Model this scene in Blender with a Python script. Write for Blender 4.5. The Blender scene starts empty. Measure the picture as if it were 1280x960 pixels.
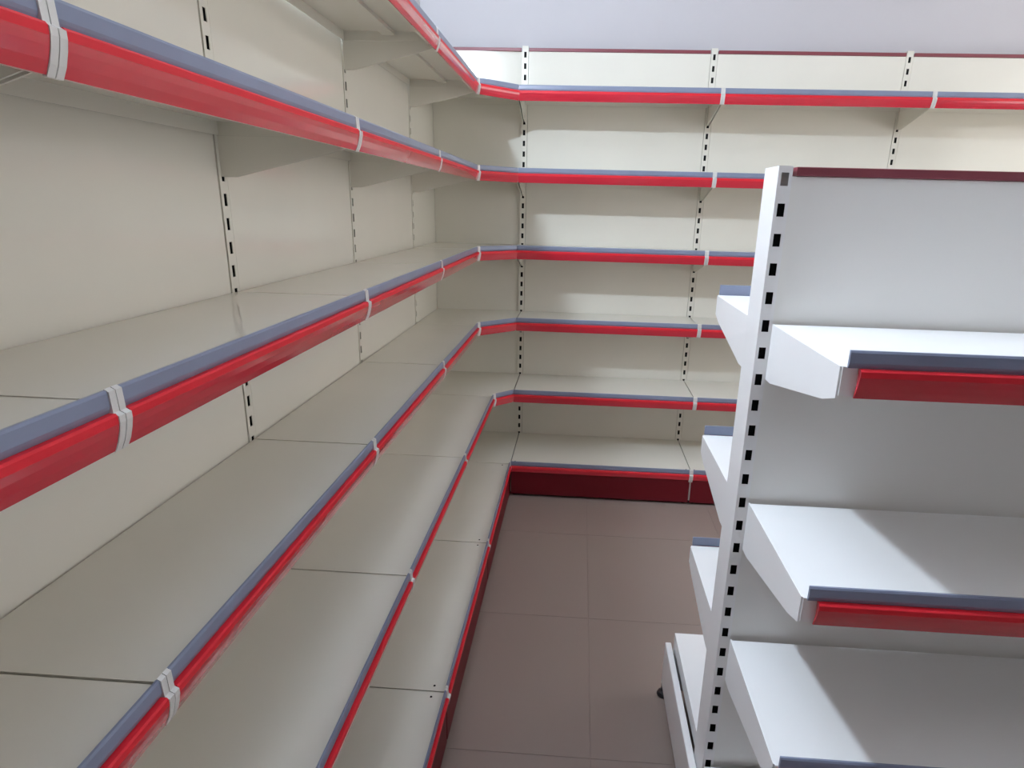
import bpy, bmesh, math, random
from mathutils import Matrix, Vector

random.seed(4)
S = bpy.context.scene
COL = S.collection

# ------------------------------------------------------------------ camera
F_PX, PX, PY = 781.43, 35.34, 11.97
CAM = Vector((0.7587, -3.3471, 1.4259))
YAW, PITCH, ROLL = math.radians(-3.2064), math.radians(-16.7906), math.radians(1.5361)
fw = Vector((math.sin(YAW)*math.cos(PITCH), math.cos(YAW)*math.cos(PITCH), math.sin(PITCH)))
rt = fw.cross(Vector((0, 0, 1))).normalized()
up = rt.cross(fw)
r2 = rt*math.cos(ROLL) + up*math.sin(ROLL)
u2 = -rt*math.sin(ROLL) + up*math.cos(ROLL)
cd = bpy.data.cameras.new('camera')
cd.sensor_fit = 'HORIZONTAL'
cd.sensor_width = 36.0
cd.lens = F_PX*36.0/1280.0
cd.shift_x = -PX/1280.0
cd.shift_y = PY/1280.0
cd.clip_start = 0.02
cam = bpy.data.objects.new('camera', cd)
COL.objects.link(cam)
m = Matrix((r2, u2, -fw)).transposed().to_4x4()
m.translation = CAM
cam.matrix_world = m
S.camera = cam

# ------------------------------------------------------------------ world, exposure
w = bpy.data.worlds.new('daylight')
S.world = w
w.use_nodes = True
w.node_tree.nodes['Background'].inputs['Color'].default_value = (1.0, 0.985, 0.96, 1)
w.node_tree.nodes['Background'].inputs['Strength'].default_value = 3.0
S.view_settings.view_transform = 'Standard'
S.view_settings.look = 'None'
S.view_settings.exposure = 0.2
S.view_settings.gamma = 1.0
S.view_settings.use_curve_mapping = False
try:
    S.cycles.use_denoising = True
    S.cycles.max_bounces = 10
    S.cycles.diffuse_bounces = 6
except Exception:
    pass
BULB_POWER = 1420.0           # emission strength of the bare bulb high on the left wall
BULB = Vector((0.08, -2.22, 2.455))
FILL_POWER = 14.0

# ------------------------------------------------------------------ materials
def mat(name, col, rough=0.5, spec=0.5, noise=0.0, nscale=6.0, metallic=0.0, coat=0.0, bump=0.0, bscale=300.0, nrough=0.0, world=False):
    M = bpy.data.materials.new(name)
    M.use_nodes = True
    nt = M.node_tree
    b = nt.nodes['Principled BSDF']
    b.inputs['Base Color'].default_value = (*col, 1)
    b.inputs['Roughness'].default_value = rough
    b.inputs['Specular IOR Level'].default_value = spec
    b.inputs['Metallic'].default_value = metallic
    b.inputs['Coat Weight'].default_value = coat
    b.inputs['Coat Roughness'].default_value = 0.12
    tc = nt.nodes.new('ShaderNodeTexCoord')
    if noise > 0:
        n = nt.nodes.new('ShaderNodeTexNoise')
        n.inputs['Scale'].default_value = nscale
        n.inputs['Detail'].default_value = 4
        if world:
            nt.links.new(nt.nodes.new('ShaderNodeNewGeometry').outputs['Position'], n.inputs['Vector'])
        else:
            nt.links.new(tc.outputs['Object'], n.inputs['Vector'])
        r = nt.nodes.new('ShaderNodeValToRGB')
        r.color_ramp.elements[0].position = 0.3
        r.color_ramp.elements[1].position = 0.7
        r.color_ramp.elements[0].color = (*[c*(1-noise) for c in col], 1)
        r.color_ramp.elements[1].color = (*[min(1, c*(1+noise)) for c in col], 1)
        nt.links.new(n.outputs['Fac'], r.inputs['Fac'])
        nt.links.new(r.outputs['Color'], b.inputs['Base Color'])
        if nrough > 0:
            mr = nt.nodes.new('ShaderNodeMapRange')
            mr.inputs['To Min'].default_value = rough - nrough
            mr.inputs['To Max'].default_value = rough + nrough
            nt.links.new(n.outputs['Fac'], mr.inputs['Value'])
            nt.links.new(mr.outputs['Result'], b.inputs['Roughness'])
    if bump > 0:
        n2 = nt.nodes.new('ShaderNodeTexNoise')
        n2.inputs['Scale'].default_value = bscale
        n2.inputs['Detail'].default_value = 2
        nt.links.new(tc.outputs['Object'], n2.inputs['Vector'])
        bp = nt.nodes.new('ShaderNodeBump')
        bp.inputs['Strength'].default_value = bump
        bp.inputs['Distance'].default_value = 0.002
        nt.links.new(n2.outputs['Fac'], bp.inputs['Height'])
        nt.links.new(bp.outputs['Normal'], b.inputs['Normal'])
    return M

M = {
    'cream':  mat('cream_powder_coat', (0.81, 0.785, 0.705), 0.12, 0.4, 0.02, 3.0),
    'panel':  mat('pale_rack_panel', (0.88, 0.87, 0.83), 0.3, 0.45, 0.015, 3.0),
    'white':  mat('white_powder_coat', (0.89, 0.89, 0.88), 0.33, 0.5, 0.015, 4.0),
    'blue':   mat('blue_grey_plastic', (0.22, 0.255, 0.36), 0.32, 0.5, 0.05, 12.0),
    'red':    mat('red_price_strip', (0.62, 0.022, 0.045), 0.26, 0.5, 0.04, 10.0, coat=1.0),
    'rim':    mat('bright_red_rim', (0.72, 0.020, 0.035), 0.45, 0.3, 0.03, 10.0),  # brighter red paints the light caught along the strip's upper edge
    'kick':   mat('deep_red_kick_plate', (0.13, 0.004, 0.010), 0.5, 0.3, 0.05, 8.0),  # the strips' red, darkened to paint in the shade below the shelf
    'rail':   mat('maroon_rail', (0.22, 0.045, 0.06), 0.4, 0.5),
    'tab':    mat('milky_plastic', (0.70, 0.70, 0.68), 0.35, 0.5, 0.03, 20.0),
    'dark':   mat('unpainted_steel_inside', (0.012, 0.012, 0.012), 0.8, 0.1),  # near-black paints the shade inside the posts; screws share it
    'rubber': mat('black_rubber', (0.012, 0.012, 0.014), 0.55, 0.4),
    'paint':  mat('lavender_white_wall_paint', (0.59, 0.575, 0.60), 0.7, 0.3, 0.02, 1.5, bump=0.1, bscale=80),
    'ceil':   mat('white_ceiling_paint', (0.75, 0.75, 0.77), 0.8, 0.2, 0.01, 2.0),
    'tile':   mat('beige_grey_glazed_tile', (0.305, 0.243, 0.212), 0.27, 0.5, 0.02, 1.2, world=True),
    'grout':  mat('grey_grout', (0.282, 0.225, 0.197), 0.9, 0.1),
    'fixture': mat('white_fixture_plastic', (0.8, 0.8, 0.8), 0.4, 0.5),
}
def emis(name, col, s):
    X = bpy.data.materials.new(name); X.use_nodes = True
    b = X.node_tree.nodes['Principled BSDF']
    b.inputs['Base Color'].default_value = (0.9, 0.9, 0.9, 1)
    b.inputs['Emission Color'].default_value = (*col, 1)
    b.inputs['Emission Strength'].default_value = s
    return X
M['bulb'] = emis('lit_bulb_glass', (0.74, 0.865, 1.0), BULB_POWER)
M['tube'] = emis('lit_tube_diffuser', (1.0, 0.96, 0.88), FILL_POWER)

# ------------------------------------------------------------------ mesh helpers
class MB:
    def __init__(self):
        self.v = []; self.f = []
    def box(self, x0, x1, y0, y1, z0, z1):
        x0, x1 = min(x0, x1), max(x0, x1); y0, y1 = min(y0, y1), max(y0, y1); z0, z1 = min(z0, z1), max(z0, z1)
        i = len(self.v)
        self.v += [(x0,y0,z0),(x1,y0,z0),(x1,y1,z0),(x0,y1,z0),(x0,y0,z1),(x1,y0,z1),(x1,y1,z1),(x0,y1,z1)]
        self.f += [(i,i+3,i+2,i+1),(i+4,i+5,i+6,i+7),(i,i+1,i+5,i+4),(i+1,i+2,i+6,i+5),(i+2,i+3,i+7,i+6),(i+3,i,i+4,i+7)]
        return self
    def prism(self, A, B):
        """closed solid between two matching loops of 3D points"""
        n = len(A); i = len(self.v)
        self.v += [tuple(p) for p in A] + [tuple(p) for p in B]
        self.f.append(tuple(range(i+n-1, i-1, -1)))
        self.f.append(tuple(range(i+n, i+2*n)))
        for k in range(n):
            l = (k+1) % n
            self.f.append((i+k, i+l, i+n+l, i+n+k))
        return self
    def lathe(self, prof, n=20, cx=0, cy=0):
        i = len(self.v)
        for r, z in prof:
            for k in range(n):
                a = 2*math.pi*k/n
                self.v.append((cx+r*math.cos(a), cy+r*math.sin(a), z))
        for j in range(len(prof)-1):
            for k in range(n):
                l = (k+1) % n
                self.f.append((i+j*n+k, i+j*n+l, i+(j+1)*n+l, i+(j+1)*n+k))
        self.f.append(tuple(i+k for k in range(n-1, -1, -1)))
        self.f.append(tuple(i+(len(prof)-1)*n+k for k in range(n)))
        return self
    def mesh(self, name, m, bevel=0.0, seg=2, smooth=False):
        me = bpy.data.meshes.new(name)
        me.from_pydata(self.v, [], self.f)
        bm = bmesh.new(); bm.from_mesh(me)
        bmesh.ops.recalc_face_normals(bm, faces=bm.faces)
        if bevel > 0:
            bmesh.ops.bevel(bm, geom=list(bm.edges), offset=bevel, segments=seg, affect='EDGES', profile=0.5, clamp_overlap=True)
        bm.to_mesh(me); bm.free()
        for ma in (m if isinstance(m, (list, tuple)) else [m]):
            me.materials.append(ma)
        if smooth:
            for p in me.polygons: p.use_smooth = True
        return me

def put(name, me, parent=None, loc=(0,0,0)):
    o = bpy.data.objects.new(name, me)
    COL.objects.link(o)
    o.parent = parent
    o.location = loc
    return o
def thing(name, label, cat, loc=(0,0,0), rz=0.0, group=None):
    o = bpy.data.objects.new(name, None)
    COL.objects.link(o)
    o.location = loc; o.rotation_euler = (0, 0, rz)
    o.empty_display_size = 0.1
    o['label'] = label; o['category'] = cat
    if group: o['group'] = group
    return o
def structure(name, me, loc=(0,0,0), label=None):
    o = put(name, me, None, loc)
    o['kind'] = 'structure'
    if label: o['label'] = label
    return o

# ------------------------------------------------------------------ dimensions (metres)
C = 0.4557           # reach of the corner unit along either wall
WB, WL = 0.90, 0.7715   # bay widths, far run and left run
SP = 0.3492          # shelf spacing
ZB = 0.1907          # top of the lip on the base shelf
D, D5, DB = 0.2918, 0.3667, 0.4525   # shelf depths: ordinary, lowest, base
LIP = 0.014          # how far the blue lip stands above the shelf sheet
ZT = 2.1436
PITCH_SLOT = SP/7
SLOT0 = 2.1173
LEVELS = [(ZB+5*SP, D), (ZB+4*SP, D), (ZB+3*SP, D), (ZB+2*SP, D), (ZB+SP, D5)]
LEFT_BAYS, BACK_BAYS = 4, 3
X0R, X1R, Y0R, Y1R, HR = -0.07, 4.3, -6.6, 0.07, 2.95

# ------------------------------------------------------------------ room shell
fl = structure('floor', MB().box(X0R, X1R, Y0R, Y1R, -0.12, -0.0012).mesh('floor_slab', M['grout']), label='beige grey tiled shop floor')
TS, GAP = 0.60, 0.002
tile_me = {}
nx0, ny0 = 0.845, -1.41
ix0 = math.floor((X0R-nx0)/TS); ix1 = math.ceil((X1R-nx0)/TS)
iy0 = math.floor((Y0R-ny0)/TS); iy1 = math.ceil((Y1R-ny0)/TS)
for ix in range(ix0, ix1):
    for iy in range(iy0, iy1):
        ax, bx = max(X0R, nx0+ix*TS)+GAP/2, min(X1R, nx0+(ix+1)*TS)-GAP/2
        ay, by = max(Y0R, ny0+iy*TS)+GAP/2, min(Y1R, ny0+(iy+1)*TS)-GAP/2
        if bx-ax < 0.02 or by-ay < 0.02: continue
        key = (round(bx-ax, 3), round(by-ay, 3))
        if key not in tile_me:
            tile_me[key] = MB().box(0, key[0], 0, key[1], -0.0011, 0.0).mesh('floor_tile', M['tile'], 0.0004, 1)
        put('floor_tile', tile_me[key], fl, (ax, ay, 0))
structure('wall_back', MB().box(X0R-0.15, X1R+0.15, Y1R, Y1R+0.15, -0.12, HR).mesh('wall_back', M['paint']), label='lavender white painted wall behind the far shelving')
structure('wall_left', MB().box(X0R-0.15, X0R, Y0R, Y1R, -0.12, HR).mesh('wall_left', M['paint']), label='painted wall behind the left shelving run')
DY0, DY1, DS, DH = -3.6, -0.25, 0.95, 2.60        # wide opening added and sized for daylight fill, out of frame on the right
b = MB().box(X1R, X1R+0.15, Y0R, DY0, -0.12, HR).box(X1R, X1R+0.15, DY1, Y1R, -0.12, HR).box(X1R, X1R+0.15, DY0, DY1, DH, HR).box(X1R, X1R+0.15, DY0, DY1, -0.12, DS)
structure('wall_right', b.mesh('wall_right', M['paint']), label='painted wall with a wide window opening, right of the frame')
structure('wall_front', MB().box(X0R-0.15, X1R, Y0R-0.15, Y0R, -0.12, HR).mesh('wall_front', M['paint']), label='painted wall behind the camera')  # unseen wall added to keep daylight out from the front
structure('ceiling', MB().box(X0R-0.15, X1R+0.15, Y0R, Y1R+0.15, HR, HR+0.12).mesh('ceiling', M['ceil']), label='white ceiling')

# ------------------------------------------------------------------ rack part meshes (local: X along run, -Y to the front)
def upright_mesh(name, width, zbot, ztop, slot0, depth, sw, sh, m, both=False, outset=0.0015, pitch=PITCH_SLOT):
    """steel post: side walls, a front face pierced by a column of slots, dark inside"""
    b = MB(); hw = width/2; th = 0.0016
    yf = -outset
    b.box(-hw, -hw+th, yf, depth, zbot, ztop); b.box(hw-th, hw, yf, depth, zbot, ztop)
    b.box(-hw+th, hw-th, yf, depth, ztop-th, ztop)
    faces = [(yf, yf+th)] + ([(depth-th, depth)] if both else [])
    if not both: b.box(-hw+th, hw-th, depth-th, depth, zbot, ztop-th)
    for y0, y1 in faces:
        b.box(-hw+th, -sw/2, y0, y1, zbot, ztop-th)
        b.box(sw/2, hw-th, y0, y1, zbot, ztop-th)
        z = ztop-th; k = 0
        while True:
            zc = slot0-k*pitch
            if zc-sh/2 < zbot+0.04: break
            b.box(-sw/2, sw/2, y0, y1, zc+sh/2, z)
            z = zc-sh/2; k += 1
        b.box(-sw/2, sw/2, y0, y1, zbot, z)
    return b.mesh(name, m)
def slot_shade_mesh(width, zbot, ztop, depth, y0=0.004):
    return MB().box(-width/2+0.002, width/2-0.002, y0, depth-0.004, zbot+0.005, ztop-0.01).mesh('post_lining', M['dark'])  # solid black block in place of the shade behind the slots

def tray_mesh(W, d, m, name='shelf', drop=0.028):
    """pressed steel shelf: top sheet with folded rims, open below"""
    a, t = 0.0022, 0.0016
    b = MB()
    b.box(a, W-a, -d+0.004, -0.005, -t, 0)
    b.box(a, W-a, -d+0.004, -d+0.004+t, -drop-0.012, -t)
    b.box(a, W-a, -0.0066, -0.005, -drop, -t)
    b.box(a+0.004, a+0.004+t, -d+0.006, -0.0066, -drop, -t)
    b.box(W-a-0.004-t, W-a-0.004, -d+0.006, -0.0066, -drop, -t)
    b.box(a+0.006, W-a-0.006, -d+0.006, -d+0.022, -drop-0.012, -drop-0.0105)   # returned front fold
    b.box(a+0.006, W-a-0.006, -d*0.5-0.02, -d*0.5+0.02, -0.012, -t)           # stiffener
    return b.mesh(name, m)

# strip profiles as (outward offset, height below the lip top), polygons
BLUE_P = [(-0.001, 0.0), (0.002, 0.0), (0.0035, -0.003), (0.0040, -0.0165), (0.0030, -0.020), (0.0012, -0.024), (-0.001, -0.024)]
RED_P = [(0.0010, -0.0242), (0.0085, -0.0240), (0.0105, -0.0265), (0.0105, -0.0345), (0.0088, -0.043), (0.0055, -0.054), (0.0010, -0.065), (-0.002, -0.0655), (0.001, -0.058), (0.003, -0.045)]
RED_BASE_P = [(0.0010, -0.0242), (0.0085, -0.0240), (0.0105, -0.0265), (0.0105, -0.0345), (0.0088, -0.046), (0.006, -0.054), (0.000, -0.054), (0.003, -0.045)]
TAB_P = [(0.0, 0.001), (0.0050, -0.002), (0.0060, -0.024), (0.0115, -0.027), (0.0115, -0.034), (0.0095, -0.044), (0.006, -0.056), (0.001, -0.0665), (-0.003, -0.0665), (-0.003, -0.02)]
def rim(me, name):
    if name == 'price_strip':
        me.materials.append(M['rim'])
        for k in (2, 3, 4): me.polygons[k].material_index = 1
    return me
def strip_mesh(name, prof, u0, u1, d, m, smooth=False):
    A = [(u0, -d-o, z) for o, z in prof]; B = [(u1, -d-o, z) for o, z in prof]
    return rim(MB().prism(A, B).mesh(name, m), name)

def bracket_mesh(d, m, h0=0.105, h1=0.045, t=0.0025, top=-0.003):
    """cantilever arm hooked into the post: deep at the wall, shallow at the front"""
    P = [(0.0, top), (0.0, top-h0), (-0.03, top-h0), (-(d-0.05), top-h1-0.008), (-(d-0.008), top-h1+0.006), (-(d-0.008), top)]
    A = [(-t/2, y, z) for y, z in P]; B = [(t/2, y, z) for y, z in P]
    return MB().prism(A, B).mesh('bracket', m)

_cache = {}
def once(key, fn):
    if key not in _cache: _cache[key] = fn()
    return _cache[key]

def add_shelf(unit, W, d, ztop, m='cream', name='shelf', tabs=True, base=False, key='r', first=False):
    e0 = 0.001 if first else 0.0095
    sh = put(name, once((key, 'tray', W, d, m), lambda: tray_mesh(W, d, M[m])), unit, (0, 0, ztop-LIP))
    put('lip_strip', once((key, 'blue', W, d, first), lambda: strip_mesh('lip_strip', BLUE_P, e0, W-0.0095, d, M['blue'])), sh, (0, 0, LIP))['label'] = 'blue grey lip along the shelf front'
    rp = RED_BASE_P if base else RED_P
    put('price_strip', once((key, 'red', W, d, base, first), lambda: strip_mesh('price_strip', rp, e0, W-0.0095, d, M['red'])), sh, (0, 0, LIP))['label'] = 'glossy red price strip'
    if tabs:
        tm = once((key, 'tab', d), lambda: strip_mesh('joint_tab', TAB_P, 0.0, 0.0086, d, M['tab']))
        if not first: put('joint_tab', tm, sh, (0.0006, 0, LIP))
        put('joint_tab', tm, sh, (W-0.0092, 0, LIP))
    if not base:
        bm_ = once((key, 'arm', d, m), lambda: bracket_mesh(d, M[m]))
        put('bracket', bm_, sh, (0.0045, 0, 0))
        put('bracket', bm_, sh, (W-0.0045, 0, 0))
    return sh

UP_W = 0.030
def add_upright(unit, u, m='cream'):
    o = put('upright', once('up', lambda: upright_mesh('upright', UP_W, 0.012, ZT+0.012, SLOT0, 0.05, 0.0115, 0.025, M['cream'])), unit, (u, 0, 0))
    put('post_lining', once('lin', lambda: slot_shade_mesh(UP_W, 0.012, ZT+0.012, 0.05)), o)['label'] = 'dark hollow inside the post'
    return o
def add_back(unit, u0, u1, gap=0.0012):
    W = u1-u0
    put('back_panel', once(('panel', round(W, 4)), lambda: MB().box(gap, W-gap, 0.0, 0.012, 0.02, ZT-0.012).mesh('back_panel', M['cream'], 0.001, 1)), unit, (u0, 0, 0))
    put('top_rail', once(('rail', round(W, 4)), lambda: MB().box(0.004, W-0.004, -0.004, 0.018, ZT-0.0115, ZT+0.003).mesh('top_rail', M['rail'], 0.001, 1)), unit, (u0, 0, 0))['label'] = 'thin maroon top rail'
def add_base(unit, W, first=False):
    bs = add_shelf(unit, W, DB, ZB, name='base_shelf', base=True, first=first)
    hole = once('hole', lambda: MB().lathe([(0.0032, 0.0), (0.0032, 0.0006)], 10).mesh('screw', M['dark']))
    for u in (0.02, W-0.02):
        put('screw', hole, bs, (u, -DB+0.035, 0.0))
    k = put('kick_plate', once(('kick', W), lambda: MB().box(0.004, W-0.004, -DB-0.001, -DB+0.003, 0.014, ZB-0.056).mesh('kick_plate', M['kick'], 0.0008, 1)), unit)
    k['label'] = 'deep red kick plate below the base shelf'
    for u in (0.0036, W-0.0036):
        g = put('base_leg', once('leg', lambda: MB().box(-0.003, 0.003, -DB+0.006, -0.001, 0.022, ZB-LIP-0.030).mesh('base_leg', M['cream'], 0.0006, 1)), unit, (u, 0, 0))
    for u in (0.02, W-0.02):
        put('foot', once('foot', lambda: MB().lathe([(0.016, 0.0), (0.018, 0.004), (0.014, 0.012), (0.006, 0.015), (0.006, 0.03)], 14).mesh('foot', M['rubber'])), unit, (u, -DB+0.035, 0))

# ------------------------------------------------------------------ left run
LN = ['cream left-hand wall shelving bay adjoining the corner unit, farthest from the camera',
      'cream left-hand wall shelving bay, second from the corner unit',
      'cream left-hand wall shelving bay, third from the corner unit, large in the left foreground',
      'cream left-hand wall shelving bay nearest the camera, mostly cut off at the left']
for k in range(LEFT_BAYS):
    u = thing('shelving_bay', LN[k], 'shelf unit', (0, -(C+(k+1)*WL), 0), math.pi/2, 'left shelving run')
    add_upright(u, WL)
    add_back(u, UP_W/2, WL-UP_W/2, 0.003)
    for z, d in LEVELS: add_shelf(u, WL, d, z)
    add_base(u, WL)

# ------------------------------------------------------------------ far run
BN = ['cream shelving bay along the far wall, right beside the corner unit',
      'cream shelving bay along the far wall, partly hidden behind the white slotted post',
      'cream shelving bay along the far wall, farthest right beyond the white rack']
for k in range(BACK_BAYS):
    u = thing('shelving_bay', BN[k], 'shelf unit', (C+k*WB, 0, 0), 0, 'far shelving run')
    add_upright(u, 0)
    add_back(u, UP_W/2, WB-UP_W/2)
    for z, d in LEVELS: add_shelf(u, WB, d, z, first=(k == 0))
    add_base(u, WB, first=(k == 0))

# ------------------------------------------------------------------ corner unit
cu = thing('corner_shelving_unit', 'cream inner corner shelving unit with short slanted red shelf fronts', 'shelf unit')
# far panel skewed to place the bulb's reflection: proud at corner, back at post
XP = C-UP_W/2-0.001
put('back_panel', MB().prism([(0.001, -0.012, 0.02), (XP, 0.009, 0.02), (XP, 0.021, 0.02), (0.001, 0.0, 0.02)],
                             [(0.001, -0.012, ZT-0.012), (XP, 0.009, ZT-0.012), (XP, 0.021, ZT-0.012), (0.001, 0.0, ZT-0.012)]).mesh('corner_panel_far', M['cream']), cu)
put('back_panel', MB().box(-0.012, 0.0, -C+UP_W/2+0.001, 0.030, 0.02, ZT-0.012).mesh('corner_panel_left', M['cream'], 0.001, 1), cu)
put('top_rail', MB().box(0.004, C-UP_W/2-0.004, -0.004, 0.018, ZT-0.0115, ZT+0.003).mesh('corner_rail_far', M['rail'], 0.001, 1), cu)
put('top_rail', MB().box(-0.018, 0.004, -C+UP_W/2+0.004, -0.006, ZT-0.0115, ZT+0.003).mesh('corner_rail_left', M['rail'], 0.001, 1), cu)
def corner_tray(d):
    e = 0.0022; t = 0.0016; b = MB()
    P = [(0.002, -0.002), (C-e, -0.002), (C-e, -d+0.004), (d-0.004, -C+e), (0.002, -C+e)]
    b.prism([(x, y, -t) for x, y in P], [(x, y, 0) for x, y in P])
    for i in range(5):
        (x0, y0), (x1, y1) = P[i], P[(i+1) % 5]
        L = math.hypot(x1-x0, y1-y0); nx, ny = (y1-y0)/L*-t, (x1-x0)/L*t
        nx, ny = -nx, -ny
        h = 0.040 if i == 2 else 0.028
        q = [(x0, y0), (x1, y1), (x1+nx, y1+ny), (x0+nx, y0+ny)]
        b.prism([(x, y, -h) for x, y in q], [(x, y, -t) for x, y in q])
    return b.mesh('corner_shelf', M['cream'])
def corner_strip(name, prof, d, m, s0, s1):
    a = Vector((d, -C)); bb = Vector((C, -d)); L = (bb-a).length; t = (bb-a)/L; n = Vector((t.y, -t.x))
    def pt(s, o, z):
        p = a+t*s+n*o; return (p.x, p.y, z)
    s1 = L-s1
    return rim(MB().prism([pt(s0, o, z) for o, z in prof], [pt(s1, o, z) for o, z in prof]).mesh(name, m), name)
for z, d in LEVELS:
    sh = put('corner_shelf', once(('ct', d), lambda: corner_tray(d)), cu, (0, 0, z-LIP))
    put('lip_strip', once(('cb', d), lambda: corner_strip('lip_strip', BLUE_P, d, M['blue'], 0.013, 0.003)), sh, (0, 0, LIP))['label'] = 'blue grey lip along the slanted front'
    put('price_strip', once(('cr', d), lambda: corner_strip('price_strip', RED_P, d, M['red'], 0.013, 0.003)), sh, (0, 0, LIP))['label'] = 'glossy red strip on the slanted front'
    L = (C-d)*math.sqrt(2)
    put('joint_tab', once(('c1', d), lambda: corner_strip('joint_tab', TAB_P, d, M['tab'], 0.002, L-0.013)), sh, (0, 0, LIP))
    arm = once(('arm2', d), lambda: bracket_mesh(d, M['cream']))
    b1 = put('bracket', arm, sh, (C-0.0045, 0, 0))
    b2 = put('bracket', arm, sh, (0, -C+0.0045, 0)); b2.rotation_euler = (0, 0, math.pi/2)
b = MB(); P = [(0.002, -0.002), (C-0.0022, -0.002), (C-0.0022, -DB+0.002), (DB-0.002, -C+0.0022), (0.002, -C+0.0022)]
b.prism([(x, y, -0.03) for x, y in P], [(x, y, 0) for x, y in P])
put('base_shelf', b.mesh('corner_base_shelf', M['cream']), cu, (0, 0, ZB-LIP))
put('corner_post', MB().box(DB-0.02, DB-0.001, -DB+0.001, -DB+0.02, 0.0, ZB-LIP-0.031).mesh('corner_post', M['kick'], 0.001, 1), cu)

# ------------------------------------------------------------------ low white gondola in the aisle
XE, YS, TG, WU = 1.0846, -2.2155, 0.083, 0.0235
ZGT = 1.499
GL = [1.2327, 0.8804, 0.565]
GZB = 0.2268
GD, GDB, WG, NG = 0.2945, 0.375, 0.90, 2
g = thing('gondola_rack', 'low white double-sided shelving rack with slotted end post, standing on the aisle floor', 'shelf unit', (XE, YS, 0))
gup = upright_mesh('upright', WU, 0.03, ZGT, 1.4278+PITCH_SLOT, TG, 0.0125, 0.0215, M['white'], both=True, outset=0.0)
gshade = slot_shade_mesh(WU, 0.03, ZGT, TG, 0.006)
for i in range(NG+1):
    o = put('upright', gup, g, (WU/2+i*WG, 0, 0))
    put('post_lining', MB().box(-WU/2+0.0018, WU/2-0.0018, 0.012, TG-0.012, 0.04, ZGT-0.046).mesh('post_lining', M['dark']) if i == 0 else bpy.data.meshes['post_lining.gond'], o)  # black block painting the shade inside the rack posts
    if i == 0: o.children[0].data.name = 'post_lining.gond'
gpan = MB().box(0, WG-WU, 0.0, 0.010, 0.10, ZGT-0.016).mesh('back_panel', M['panel'], 0.001, 1)
grail = MB().box(0.008, WG-WU-0.008, 0.004, TG-0.004, ZGT-0.0155, ZGT-0.001).mesh('top_rail', M['rail'], 0.001, 1)
gbase = MB().box(0, 0.018, -GDB-0.012, TG+GDB+0.012, 0.035, 0.182).mesh('base_frame', M['white'], 0.003, 2)
gkick = MB().box(0.004, WG-0.012, 0, 0.004, 0.03, GZB-0.05).mesh('kick_plate', M['white'], 0.0008, 1)
gfoot = MB().lathe([(0.017, 0.0), (0.019, 0.005), (0.015, 0.014), (0.007, 0.018), (0.007, 0.04)], 16).mesh('foot', M['rubber'])
def gondola_shelf(name, x, front, d, z, W=WG):
    sh = put(name, once(('gt', d), lambda: tray_mesh(W, d, M['white'], 'gondola_shelf', 0.06 if d == GDB else 0.028)), g)
    if front: sh.location = (x, -0.0005, z)
    else:
        sh.location = (x+W, TG+0.0005, z); sh.rotation_euler = (0, 0, math.pi)
    if d == GDB: return sh
    put('lip_strip', once(('gbl', d), lambda: strip_mesh('lip_strip', [(o, zz*1.0) for o, zz in BLUE_P], 0.006, W-0.006, d, M['blue'])), sh, (0, 0, 0.0235))['label'] = 'blue grey lip along the shelf front'
    put('price_strip', once(('grd', d), lambda: strip_mesh('price_strip', RED_P, 0.020, W-0.020, d, M['red'])), sh, (0, 0, 0.0235))['label'] = 'red price strip'
    if True:
        arm = once(('garm', d), lambda: bracket_mesh(d, M['white'], 0.102, 0.050, 0.003, -0.0005))
        put('bracket', arm, sh, (0.0015, 0, 0)); put('bracket', arm, sh, (W-0.0015, 0, 0))
    return sh
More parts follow.
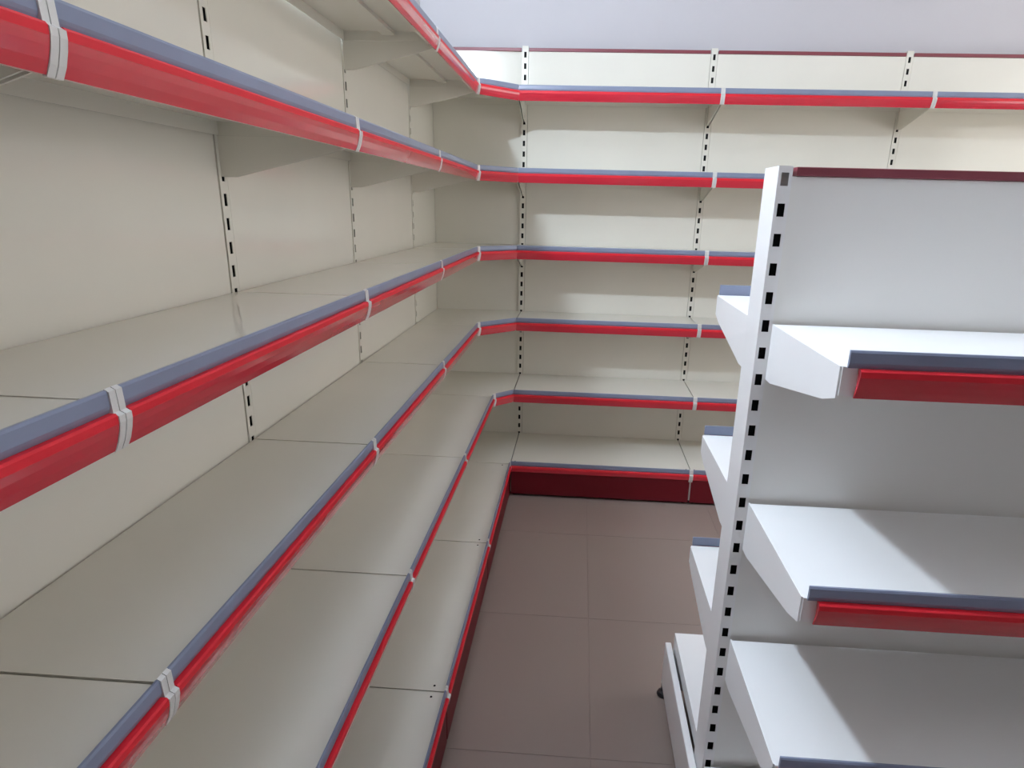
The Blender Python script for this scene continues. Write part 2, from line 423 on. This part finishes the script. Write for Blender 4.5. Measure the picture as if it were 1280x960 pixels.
for i in range(NG):
    x = i*WG
    put('back_panel', gpan, g, (x+WU, 0.008, 0)); put('back_panel', gpan, g, (x+WU, TG-0.018, 0))
    put('top_rail', grail, g, (x+WU, 0, 0))['label'] = 'thin maroon top rail'
    for z in GL:
        gondola_shelf('shelf', x+(WU if i == 0 else 0.012), True, GD+0.02, z, WG)
        gondola_shelf('shelf', x+0.002, False, GD, z, WG)
    gondola_shelf('base_shelf', x, True, GDB, GZB, WG)
    gondola_shelf('base_shelf', x, False, GDB, GZB, WG)
    put('kick_plate', gkick, g, (x, -GDB+0.01, 0)); put('kick_plate', gkick, g, (x, TG+GDB-0.014, 0))
for i in range(NG+1):
    x = i*WG-0.021
    put('base_frame', gbase, g, (x, 0, 0))
    for y in (-GDB-0.003, TG+GDB+0.0):
        put('foot', gfoot, g, (x+0.006, y, 0))

# ------------------------------------------------------------------ wall bulb and an added fill tube
NECK = BULB.x-X0R-0.112
lb = thing('light_bulb', 'bare lit bulb in a white holder high on the left wall', 'lamp', (X0R, BULB.y, BULB.z))
me = MB().lathe([(0.040, 0.0), (0.040, 0.012), (0.030, 0.020), (0.019, 0.028), (0.019, NECK+0.062), (0.014, NECK+0.064)], 20).mesh('bulb_holder', M['fixture'])
o = put('bulb_holder', me, lb); o.rotation_euler = (0, math.pi/2, 0)
prof = [(0.013, 0.060), (0.016, 0.070), (0.026, 0.082), (0.033, 0.096), (0.036, 0.112), (0.034, 0.128), (0.026, 0.141), (0.014, 0.149), (0.003, 0.151)]
o = put('bulb_glass', MB().lathe(prof, 24).mesh('bulb_glass', M['bulb'], smooth=True), lb, (NECK, 0, 0)); o.rotation_euler = (0, math.pi/2, 0)
def fill_batten(x, y, rz, lab):  # unseen tube light added as fill for the shelving
    t = thing('ceiling_light', lab, 'lamp', (x, y, HR), rz)
    put('batten_housing', MB().box(-0.61, 0.61, -0.03, 0.03, -0.035, 0.0).mesh('batten_housing', M['fixture'], 0.003, 2), t)
    put('tube_diffuser', MB().box(-0.60, 0.60, -0.024, 0.024, -0.062, -0.0355).mesh('tube_diffuser', M['tube'], 0.008, 3), t)
fill_batten(3.0, -1.5, math.pi/2, 'tube light on the ceiling beyond the white rack, right of the frame')
